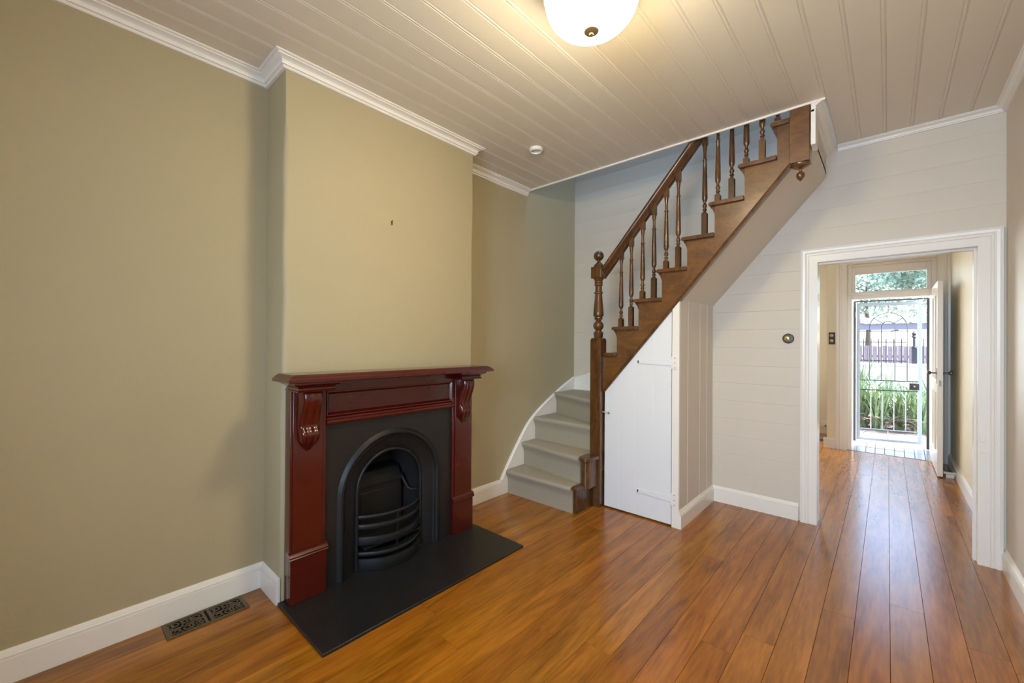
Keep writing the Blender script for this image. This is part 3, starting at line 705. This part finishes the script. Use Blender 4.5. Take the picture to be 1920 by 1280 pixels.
# ============================================================ FIREPLACE
mc = 1.4435
mt = thing('fireplace_mantel', (-2.26, mc, .017), 'glossy dark red mahogany mantelpiece with scrolled corbels around the cast iron fireplace', 'mantelpiece')
xb0 = XC + .002
LEG = [(.822, 1.004), (1.883, 2.066)]
for (a, b), cy_ in zip(LEG, (.905, 1.972)):
    lg = MB().box(xb0, -2.250, a, b, .017, 1.10); lo_ = lg.build('leg', MAHOG, mt, bevel=.002)
    MB().box(-2.250, -2.243, a + (.012 if a < 1 else .022), b - (.022 if a < 1 else .012), .28, 1.10).build('leg_panel', MAHOG, lo_, bevel=.002)
    MB().box(-2.250, -2.234, a - .0, b + .0, .017, .245).build('plinth', MAHOG, lo_, bevel=.002)
    P = [(-2.251, .282), (-2.243, .280), (-2.232, .270), (-2.224, .262), (-2.226, .254), (-2.222, .250), (-2.224, .245), (-2.251, .245)]
    MB().prism(P, lambda p_, q_, w: (p_, w, q_), a - .006, b + .006).build('plinth_moulding', MAHOG, lo_)
    # corbel: S profile with lobed section
    wy = .056
    side = [(1.100, -2.176), (1.085, -2.168), (1.06, -2.166), (1.03, -2.172), (1.00, -2.186), (.965, -2.202), (.935, -2.212), (.915, -2.214), (.902, -2.206), (.888, -2.196), (.87, -2.194), (.85, -2.202), (.83, -2.214), (.81, -2.228), (.795, -2.238), (.785, -2.2425)]
    side = cat(side, 3)
    vs = []; fs = []; nn = 17
    for i, (z_, xx) in enumerate(side):
        t = i / (len(side) - 1)
        wloc = wy * (1 if z_ > .93 else (.80 + .2 * (z_ - .785) / .145)) * (1 if z_ > .84 else max(.05, ((z_ - .783) / .057)) ** .6)
        for j in range(nn):
            u = -1 + 2 * j / (nn - 1)
            dep = xx + 2.243
            lobe = .0055 * (abs(cos(u * pi * 1.5)) - .45) * min(1, dep / .03)
            edge = sqrt(max(0, 1 - abs(u) ** 7))
            vs.append((-2.243 + max(0, (dep + lobe) * (.2 + .8 * edge) if abs(u) < .99 else 0), cy_ + u * wloc, z_))
    for i in range(len(side) - 1):
        for j in range(nn - 1): fs.append((i * nn + j, i * nn + j + 1, (i + 1) * nn + j + 1, (i + 1) * nn + j))
    fs.append(tuple(range(nn)))
    cb_ = MB().add(vs, fs); cb_.build('corbel', MAHOG, mt, ang=60)
    P = [(-2.25, 1.10), (-2.152, 1.10), (-2.150, 1.106), (-2.156, 1.110), (-2.158, 1.118), (-2.150, 1.128), (-2.134, 1.134), (-2.126, 1.140), (-2.126, 1.150), (-2.25, 1.150)]
    MB().sweep([(-(q + 0.0), w) for q, w in [(0, 1.10), (.018, 1.10), (.020, 1.106), (.014, 1.110), (.012, 1.118), (.020, 1.128), (.034, 1.134), (.042, 1.140), (.042, 1.150), (0, 1.150)]],
               [(xb0, a + .016), (-2.17, a + .016), (-2.17, b - .016), (xb0, b - .016)], lambda p_, q_, w: (p_, q_, w)).box(xb0, -2.17, a + .016, b - .016, 1.10, 1.150).build('capital', MAHOG, mt, ang=30)
fz = MB().box(xb0, -2.262, 1.004, 1.883, .905, 1.150)
fzo = fz.build('frieze', MAHOG, mt)
MB().box(-2.262, -2.243, 1.004, 1.883, 1.085, 1.150).build('frieze_rail', MAHOG, fzo, bevel=.003)
P = [(-2.262, .950), (-2.256, .950), (-2.250, .943), (-2.244, .941), (-2.244, .932), (-2.236, .928), (-2.232, .918), (-2.236, .908), (-2.246, .904), (-2.262, .904)]
MB().prism(P, lambda p_, q_, w: (p_, w, q_), 1.004, 1.883).build('frieze_moulding', MAHOG, fzo)
MB().sweep([(0, -2.262), (0, -2.247), (.006, -2.247), (.014, -2.256), (.018, -2.262)], [(1.006, 1.085), (1.006, .950), (1.881, .950), (1.881, 1.085)], lambda a, b, w: (w, a, b), closed=True).build('panel_moulding', MAHOG, fzo)
# shelf with moulded edge
sx1, sy0, sy1 = -2.092, .757, 2.130
pr = [(.03, 1.190), (.026, 1.186), (.014, 1.180), (.010, 1.174), (.004, 1.171), (0, 1.167), (0, 1.154), (.006, 1.1505), (.05, 1.1505), (.05, 1.190)]
pr = [(o, w) for o, w in pr]
sh_ = MB().sweep([(-.0 - 0 + o, w) for o, w in pr], [(xb0, sy1), (sx1, sy1), (sx1, sy0), (xb0, sy0)][::-1] if False else [(xb0, sy0), (sx1, sy0), (sx1, sy1), (xb0, sy1)], XY)
sh_.box(xb0, sx1 - .04, sy0 + .04, sy1 - .04, 1.1506, 1.1899)
sh_.build('shelf', MAHOG, mt, ang=30)

fi = thing('fireplace_insert', (-2.29, mc, .017), 'black cast iron arched fireplace insert with curved grate bars', 'fireplace')
XP = -2.272; cyA = 1.432; zS = .468; Rop = .335
def archpts(R, n=24, zbot=.017, z_s=zS, cy_=cyA):
    return [(cy_ - R, zbot)] + [(cy_ - R * cos(pi * k / n), z_s + R * sin(pi * k / n)) for k in range(n + 1)] + [(cy_ + R, zbot)]
# back plate with arched hole, as strips
def plate(mb, x, R, ya, yb4, zt, n=24):
    A = archpts(R, n)
    O = [(ya, .017)]
    for (y, z_) in A[1:-1]:
        dy, dz = y - cyA, z_ - zS
        t = min(((yb4 - cyA) if dy > 0 else (cyA - ya)) / abs(dy) if abs(dy) > 1e-6 else 9, (zt - zS) / dz if dz > 1e-6 else 9)
        O.append((cyA + dy * t, zS + dz * t))
    O.append((yb4, .017))
    vs = [(x, y, z_) for y, z_ in A] + [(x, y, z_) for y, z_ in O]; n2 = len(A)
    mb.add(vs, [(i, i + 1, n2 + i + 1, n2 + i) for i in range(n2 - 1)])
    # fill the corners
    for sgn, yy in ((-1, ya), (1, yb4)):
        k = min(range(len(O)), key=lambda i: (O[i][0] - yy) ** 2 * 1000 + abs(O[i][1] - zt) if abs(O[i][0] - yy) < 1e-6 else 99)
        k2 = min(range(len(O)), key=lambda i: abs(O[i][0] - yy) if abs(O[i][1] - zt) < 1e-6 else 99)
        mb.add([(x, *O[k]), (x, yy, zt), (x, *O[k2])], [(0, 1, 2)])
pm = MB(); plate(pm, XP, Rop, 1.006, 1.882, .906)
po = pm.build('surround_plate', TILE, fi, smooth=False)
so_ = po.modifiers.new('solid', 'SOLIDIFY'); so_.thickness = .012; so_.offset = 0
def archsweep(prof, R, name, mtl, smooth=60, zbot=.017):
    A = archpts(R, 28, zbot)
    return MB().sweep(prof, A, lambda a, b, w: (w, a, b)).build(name, mtl, fi, ang=smooth)
# path goes left->up->right ; left normal of an upward path points to -y = outward
archsweep([(-.006, XP), (-.002, XP + .010), (.008, XP + .013), (.012, XP + .009), (.018, XP + .020), (.030, XP + .026), (.040, XP + .020), (.046, XP + .008), (.052, XP + .006), (.054, XP)], Rop - .03, 'arch_moulding', IRON)
archsweep([(.0, XP + .004), (-.028, XP - .006), (-.052, XP - .018), (-.088, XP - .040), (-.088, XP - .050), (0, XP - .01)], Rop - .035, 'splayed_cheek', IRON)
archsweep([(0, -2.318), (0, -2.300), (-.004, -2.292), (-.012, -2.290), (-.018, -2.294), (-.020, -2.302), (-.020, -2.318)], .232, 'inner_arch_ring', IRON)
# firebox interior
fb = MB(); A = archpts(.225, 20)
vs = [(-2.300, y, z_) for y, z_ in A] + [(-2.545, cyA + (y - cyA) * .8, .017 + (z_ - .017) * .96) for y, z_ in A]; n2 = len(A)
fb.add(vs, [(i, i + 1, n2 + i + 1, n2 + i) for i in range(n2 - 1)] + [tuple(range(n2, 2 * n2))])
fb.build('firebox', SOOT, fi, ang=50)
MB().box(-2.55, -2.27, 1.21, 1.655, .0165, .024).build('firebox_floor', SOOT, fi)
MB().box(-2.54, -2.43, 1.27, 1.60, .02, .46).prism([(-2.54, .46), (-2.43, .46), (-2.47, .53), (-2.54, .55)], lambda a, b, w: (a, w, b), 1.27, 1.60).build('fireback', IRON, fi, bevel=.01)
MB().box(-2.43, -2.418, 1.27, 1.60, .445, .475).box(-2.43, -2.424, 1.30, 1.57, .12, .41).build('fireback_ledge', IRON, fi, bevel=.004)
MB().tube([(-2.325, 1.655, .385), (-2.345, 1.63, .375), (-2.375, 1.61, .385), (-2.40, 1.60, .42), (-2.42, 1.59, .46)], .008, 8).build('side_ledge', IRON, fi)
def bar(z_, bul, hgt, thick, name='grate_bar', w=.224, lift=0):
    n = 20; m = MB(); vs = []; fs = []
    for k in range(n + 1):
        u = -1 + 2 * k / n; y = cyA + u * w; x = -2.305 + bul * (1 - abs(u) ** 2.2)
        zz = z_ + lift * (1 - u * u)
        vs += [(x - thick, y, zz - hgt / 2), (x, y, zz - hgt / 2), (x + .004, y, zz - hgt * .2), (x + .004, y, zz + hgt * .2), (x, y, zz + hgt / 2), (x - thick, y, zz + hgt / 2)]
    for k in range(n):
        for j in range(6): fs.append((k * 6 + j, k * 6 + (j + 1) % 6, k * 6 + 6 + (j + 1) % 6, k * 6 + 6 + j))
    fs += [tuple(range(6)), tuple(range(n * 6, n * 6 + 6))]
    m.add(vs, fs).build(name, IRON, fi, ang=50)
bar(.325, .085, .020, .014); bar(.268, .092, .028, .018); bar(.188, .104, .046, .024)
bar(.112, .112, .022, .05, 'ash_lip'); bar(.052, .125, .066, .02, 'ash_pan_front')
for dy in (0,):
    MB().box(-2.305 + .09 * (1 - (abs(dy) / .224) ** 2.2) - .012, -2.305 + .09 * (1 - (abs(dy) / .224) ** 2.2) - .002, cyA + dy - .006, cyA + dy + .006, .08, .33).build('grate_upright', IRON, fi)
MB().box(-2.52, -2.26, 1.24, 1.63, .14, .15).build('grate_floor', IRON, fi)

# hearth slab
MB().box(XC + .001, -1.790, .793, 2.115, .0015, .016).build('hearth_slab', SLATE, None, bevel=.003,
    label='black slate hearth slab on the floor in front of the fireplace', cat='hearth')

# ============================================================ SMALL THINGS
# floor vent
vt = thing('floor_vent', (-2.478, .531, .0), 'pewter metal floor vent with scroll fretwork beside the left baseboard', 'vent')
vx0, vx1, vy0, vy1 = -2.549, -2.407, .367, .695
MB().box(vx0 + .004, vx1 - .004, vy0 + .004, vy1 - .004, .0008, .0016).build('recess_shade', BLACK, vt)  # black sheet: shade of the recess below the fretwork, painted as colour
fm = MB(); bw_ = .014
fm.box(vx0, vx0 + bw_, vy0, vy1, .0012, .0062).box(vx1 - bw_, vx1, vy0, vy1, .0012, .0062).box(vx0 + bw_, vx1 - bw_, vy0, vy0 + bw_ * 1.3, .0012, .0062).box(vx0 + bw_, vx1 - bw_, vy1 - bw_ * 1.3, vy1, .0012, .0062)
ym = (vy0 + vy1) / 2
fm.box(vx0 + bw_, vx1 - bw_, ym - .017, ym - .005, .0012, .0062).box(vx0 + bw_, vx1 - bw_, ym + .005, ym + .017, .0012, .0062)
fm.build('frame', VENT, vt, bevel=.001)
for y0_, y1_ in ((vy0 + bw_ * 1.3, ym - .017), (ym + .017, vy1 - bw_ * 1.3)):
    sm = MB(); xc_, yc_ = (vx0 + vx1) / 2, (y0_ + y1_) / 2; hx_, hy_ = (vx1 - vx0) / 2 - bw_, (y1_ - y0_) / 2
    def scroll(cx_, cy_, r, a0, d, turns=1.4):
        pts = []
        for k in range(20):
            t = k / 19; rr = r * (1 - .75 * t); a = a0 + d * turns * 2 * pi * t; pts.append((cx_ + rr * cos(a), cy_ + rr * sin(a), .0042))
        sm.tube(pts, .0034, 5, flat=.6)
    for sx_ in (-1, 1):
        for q_ in (-.66, 0, .66):
            scroll(xc_ + sx_ * hx_ * .5, yc_ + q_ * hy_, .025, pi / 2 * (1 + sx_) + q_, sx_ * (1 if q_ else -1))
    for q_ in (-1, -.33, .33, 1):
        sm.tube([(xc_ - hx_, yc_ + q_ * hy_ * .9, .004), (xc_ - hx_ * .4, yc_ + q_ * hy_ * .9 + .014, .004), (xc_ + hx_ * .4, yc_ + q_ * hy_ * .9 - .014, .004), (xc_ + hx_, yc_ + q_ * hy_ * .9, .004)], .0034, 5, flat=.6)
    sm.tube([(xc_, y0_, .004), (xc_ + .006, yc_, .004), (xc_, y1_, .004)], .003, 5, flat=.6)
    sm.build('scroll_fretwork', VENT, vt)
# ceiling light
cl = thing('ceiling_light', (-.845, 1.38, 2.54), 'lit bowl shaped alabaster glass ceiling light with small brass finial', 'ceiling light')
pr = []
for k in range(15):
    t = k / 14; a = t * pi / 2; pr.append((.178 * sin(a) ** .92, 2.548 + .128 * (1 - cos(a)) ** 1.05))
pr = [(max(r, .004), z_) for r, z_ in pr] 
MB().lathe(pr, -.845, 1.38, seg=48, caps=True).build('glass_shade', SHADE, cl, ang=60)
MB().lathe([(.004, 2.530), (.008, 2.532), (.009, 2.538), (.020, 2.541), (.028, 2.545), (.030, 2.551), (.028, 2.557), (.012, 2.560)], -.845, 1.38, seg=24).build('finial', FINI, cl)
MB().lathe([(.182, 2.672), (.186, 2.676), (.186, 2.690), (.165, 2.70), (.165, 2.712), (.06, 2.73), (.055, 2.79), (.075, 2.80), (.080, ZC)], -.845, 1.38, seg=32).build('mount_with_glow_shield', BRASS, cl)  # lamp mount; unseen wide pan added to block the shade's upward glow
# smoke detector ring
sd = thing('ceiling_vent', (-1.97, 2.443, ZC), 'small round white ceiling vent ring near the chimney breast', 'vent')
MB().lathe([(.050, ZC), (.051, ZC - .012), (.046, ZC - .022), (.040, ZC - .024), (.037, ZC - .018), (.036, ZC - .006)], -1.97, 2.443, seg=32, caps=False).build('ring', GLOSS, sd, ang=60)
MB().lathe([(.036, ZC - .003), (.034, ZC - .007), (.002, ZC - .009)], -1.97, 2.443, seg=32).build('cover', CEIL, sd)
# round light switch
def dome(cx_, cz_, y, r, parent, dep=.012):
    o = MB().lathe([(r, 0), (r * .98, dep * .25), (r * .85, dep * .6), (r * .55, dep * .92), (r * .2, dep)], 0, 0, seg=24, fn=lambda a, b, q: (cx_ + a, y - q, cz_ + b)).build('brass_dome', BRASS, parent, ang=60)
    MB().lathe([(r * .14, 0), (r * .14, .010), (r * .18, .016), (r * .08, .019)], 0, 0, seg=12, fn=lambda a, b, q: (cx_ + a * 1, y - dep - q, cz_ + b - q * .3)).build('toggle', BAKEL, o)
sw = thing('light_switch', (-.580, YB, 1.367), 'round brass dome switch on a dark round mount left of the doorway', 'light switch')
MB().lathe([(.0385, 0), (.0385, .010), (.034, .016), (.010, .017)], 0, 0, seg=36, fn=lambda a, b, q: (-.580 + a, YB - q, 1.405 + b)).build('mount', BAKEL, sw)
dome(-.584, 1.405, YB - .016, .023, sw)
sw2 = thing('light_switch', (-.548, YF, 1.372), 'rectangular dark switch plate with two brass domes beside the street door', 'light switch')
MB().box(-.582, -.516, YF - .014, YF - .0, 1.372, 1.528).build('mount', BAKEL, sw2, bevel=.003)
dome(-.551, 1.486, YF - .014, .021, sw2, .009); dome(-.551, 1.416, YF - .014, .021, sw2, .009)
po2 = thing('power_outlet', (-.66, 7.99, .12), 'white power outlet low on the wall left of the street door', 'power outlet')
MB().box(-.76, -.64, 7.982, 8.0, .10, .19).build('face_plate', PLASTIC, po2, bevel=.003)
MB().box(-.715, -.695, 7.968, 7.982, .115, .135).build('plug', BAKEL, po2, bevel=.003)
nh = thing('picture_hook', (XC, 1.435, 2.09), 'tiny grey picture nail left in the chimney breast above the mantel', 'nail')
MB().tube([(XC - .004, 1.435, 2.112), (XC + .012, 1.435, 2.116)], .0028, 8).build('nail_shank', STEEL, nh)
MB().box(XC, XC + .004, 1.430, 1.440, 2.090, 2.114).build('hook_plate', STEEL, nh, bevel=.001)
kp = thing('door_keep', (.445, YB - .026, .69), 'small white painted latch keep low on the right doorway casing', 'latch')
MB().box(.425, .447, YB - .030, YB - .0218, .765, .812).build('keep_plate', GLOSS, kp, bevel=.001)
MB().tube([(.430, YB - .026, .70), (.452, YB - .026, .695)], .003, 6).build('keep_hook', GLOSS, kp)

# ============================================================ OUTSIDE
struct('ground', MB().box(-14, 14, YF + .42, 60, -.3, -.10), SOIL, 'brown garden soil outside the street door', 'ground')
struct('path', MB().box(-.9, .9, YF + .42, 7.62, -.12, .02), MORTAR, 'grey concrete step outside the gate', 'path')
struct('road', MB().box(-14, 14, 13.0, 21.0, -.12, -.08), CONC, 'sunlit pale road beyond the garden', 'road')
gw = thing('garden_wall', (0, 12.2, -.1), 'low pale rendered garden wall below the iron fence', 'wall')
MB().box(-4, 4, 12.2, 12.4, -.1, .93).build('wall_body', HOUSE, gw); MB().box(-4, 4, 12.16, 12.44, .93, .98).build('coping', CONC, gw)
fe = thing('iron_fence', (0, 12.3, .98), 'dark iron picket fence with a finial post on the garden wall', 'fence')
for zr in (1.02, 1.43): MB().box(-2.2, .30, 12.29, 12.31, zr, zr + .022).build('rail', FENCEI, fe)
for k in range(20):
    x = -2.15 + k * .125
    MB().tube([(x, 12.3, .98), (x, 12.3, 1.50), (x, 12.3, 1.53)], [.010, .010, .001], 6).build('picket', FENCEI, fe)
MB().box(.38, .46, 12.26, 12.34, .98, 1.30).lathe([(.045, 1.30), (.05, 1.33), (.025, 1.36), (.022, 1.52), (.05, 1.55), (.03, 1.58), (.045, 1.62), (.002, 1.68)], .42, 12.3, seg=12).build('post', FENCEI, fe)
for k in range(6):
    x = .56 + k * .125
    MB().tube([(x, 12.3, .98), (x, 12.3, 1.50), (x, 12.3, 1.53)], [.010, .010, .001], 6).build('picket', FENCEI, fe)
tf = thing('timber_fence', (0, 22, -.1), 'tall weathered timber paling fence across the road', 'fence')
for k in range(44):
    x = -3.3 + k * .15; t = random.uniform(-.03, .03)
    MB().box(x, x + .14, 22 + t * .2, 22.02 + t * .2, -.1, 1.36 + t).build('paling', TIMBER, tf)
MB().box(-3.3, 3.3, 22.03, 22.08, .9, 1.0).build('rail', TIMBER, tf)
hs_ = thing('carport', (0, 28, -.1), 'low carport with grey corrugated roof beyond the timber fence', 'building')
MB().box(-7, 7, 24.9, 25.0, 2.08, 2.36).build('fascia', ROOFM, hs_)
rf = MB(); n = 140; vs = []
for k in range(n + 1):
    x = -7 + 14 * k / n; dz = .04 * sin(k * pi / 2)
    vs += [(x, 24.8, 2.37 + dz), (x, 30.4, 2.9 + dz)]
rf.add(vs, [(2 * k, 2 * k + 1, 2 * k + 3, 2 * k + 2) for k in range(n)]).build('roof', ROOFM, hs_)
for x in (-5, -2.2, 2.4, 5): MB().box(x - .06, x + .06, 25.0, 25.12, -.1, 2.1).build('post', TIMBER, hs_)
h2 = thing('neighbour_house', (-4.2, 34, -.1), 'dark roofed house far beyond the carport on the left', 'building')
MB().box(-7.5, -1.5, 33, 38, -.1, 3.0).build('wall', HOUSE, h2)
MB().prism([(-7.9, 2.9), (-1.1, 2.9), (-2.2, 3.5), (-6.8, 3.5)], XZ, 32.6, 38.4).build('roof', ROOFM, h2)

def tree(x, y, hgt, r, seed, label, nleaf=5200):
    rnd = random.Random(seed); e = thing('tree', (x, y, -.1), label, 'tree', group='trees beyond the carport')
    m = MB(); m.tube([(x, y, -.1), (x + .1, y, hgt * .25), (x - .1, y, hgt * .5), (x + .1, y, hgt * .75)], [.22, .18, .13, .06], 8); m.build('trunk', BARK, e)
    b = MB()
    for k in range(9):
        a = rnd.uniform(0, 2 * pi); z0 = hgt * rnd.uniform(.3, .6); L = r * rnd.uniform(.6, 1)
        b.tube([(x, y, z0), (x + L * .5 * cos(a), y + L * .5 * sin(a), z0 + .5), (x + L * cos(a), y + L * sin(a), z0 + 1.3)], [.07, .05, .02], 5)
    b.build('branch', BARK, e)
    cl_ = [(x + rnd.uniform(-1, 1) * r * .8, y + rnd.uniform(-1, 1) * r * .8, hgt * rnd.uniform(.42, 1.0), r * rnd.uniform(.22, .42)) for k in range(30)]
    f = MB()
    for k in range(nleaf):
        cx_, cy_, cz_, cr_ = rnd.choice(cl_); v = Vector((rnd.gauss(0, 1), rnd.gauss(0, 1), rnd.gauss(0, .8))).normalized() * cr_ * rnd.uniform(.6, 1.1)
        p = Vector((cx_, cy_, cz_)) + v; a = Vector((rnd.uniform(-1, 1), rnd.uniform(-1, 1), rnd.uniform(-1, 1))).normalized()
        q = a.cross(Vector((rnd.uniform(-1, 1), rnd.uniform(-1, 1), .3))).normalized(); L = rnd.uniform(.10, .2)
        f.add([p - a * L, p + q * L * .45, p + a * L, p - q * L * .45], [(0, 1, 2, 3)])
    f.build('foliage', TREEL, e, smooth=False, kind='stuff')
tree(2.4, 35.5, 8.0, 3.2, 1, 'dense green tree beyond the carport seen at right of the gate')
tree(-1.2, 43, 10.0, 3.6, 2, 'taller green tree furthest back behind the carport')
tree(-6.2, 52, 8.5, 3.0, 3, 'sparse tree beyond the house on the left', 2600)

def clump(x, y, seed, label, hgt=.85, n=90, z0=-.1):
    rnd = random.Random(seed); e = thing('strap_leaf_plant', (x, y, z0), label, 'plant', group='strap leaved plants in the front garden bed')
    for mname, mtl, cnt in (('leaf_blades', LEAF, n), ('dry_blades', STRAW, n // 2)):
        m = MB()
        for k in range(cnt):
            a = rnd.uniform(0, 2 * pi); L = hgt * rnd.uniform(.7, 1.15); sp_ = rnd.uniform(.1, .55) if mname == 'leaf_blades' else rnd.uniform(.4, .7); w = rnd.uniform(.011, .019)
            bx, by = x + rnd.uniform(-.08, .08), y + rnd.uniform(-.08, .08)
            dx, dy = cos(a), sin(a); vs = []
            for j in range(7):
                t = j / 6; out = L * sp_ * t ** 1.5; up = L * (t - sp_ * .75 * t ** 2.4) * (1 if mname == 'leaf_blades' else .45)
                ww = w * (1 - t ** 2.5) + .001
                px_, py_, pz_ = bx + dx * out, by + dy * out, z0 + up
                vs += [(px_ - dy * ww, py_ + dx * ww, pz_), (px_ + dy * ww, py_ - dx * ww, pz_)]
            m.add(vs, [(2 * j, 2 * j + 1, 2 * j + 3, 2 * j + 2) for j in range(6)])
        m.build(mname, mtl, e, smooth=True, kind='stuff')
names = ['at the left edge of the gate', 'left of the gate centre', 'behind the gate centre', 'right of the gate centre', 'behind the gate lock', 'at the right edge of the gate']
for i, x in enumerate((-.62, -.36, -.10, .16, .40, .66)):
    clump(x, 9.75 + .12 * (i % 2), 20 + i, 'front row strap leaved green plant ' + names[i], 1.08 if i < 3 else .86)
for i, x in enumerate((-.75, -.40, -.02, .32, .70)):
    clump(x, 10.7, 40 + i, 'back row strap leaved green plant %s' % ['at far left', 'second from left', 'in the middle', 'second from right', 'at far right'][i], 1.32 if i < 2 else 1.05)
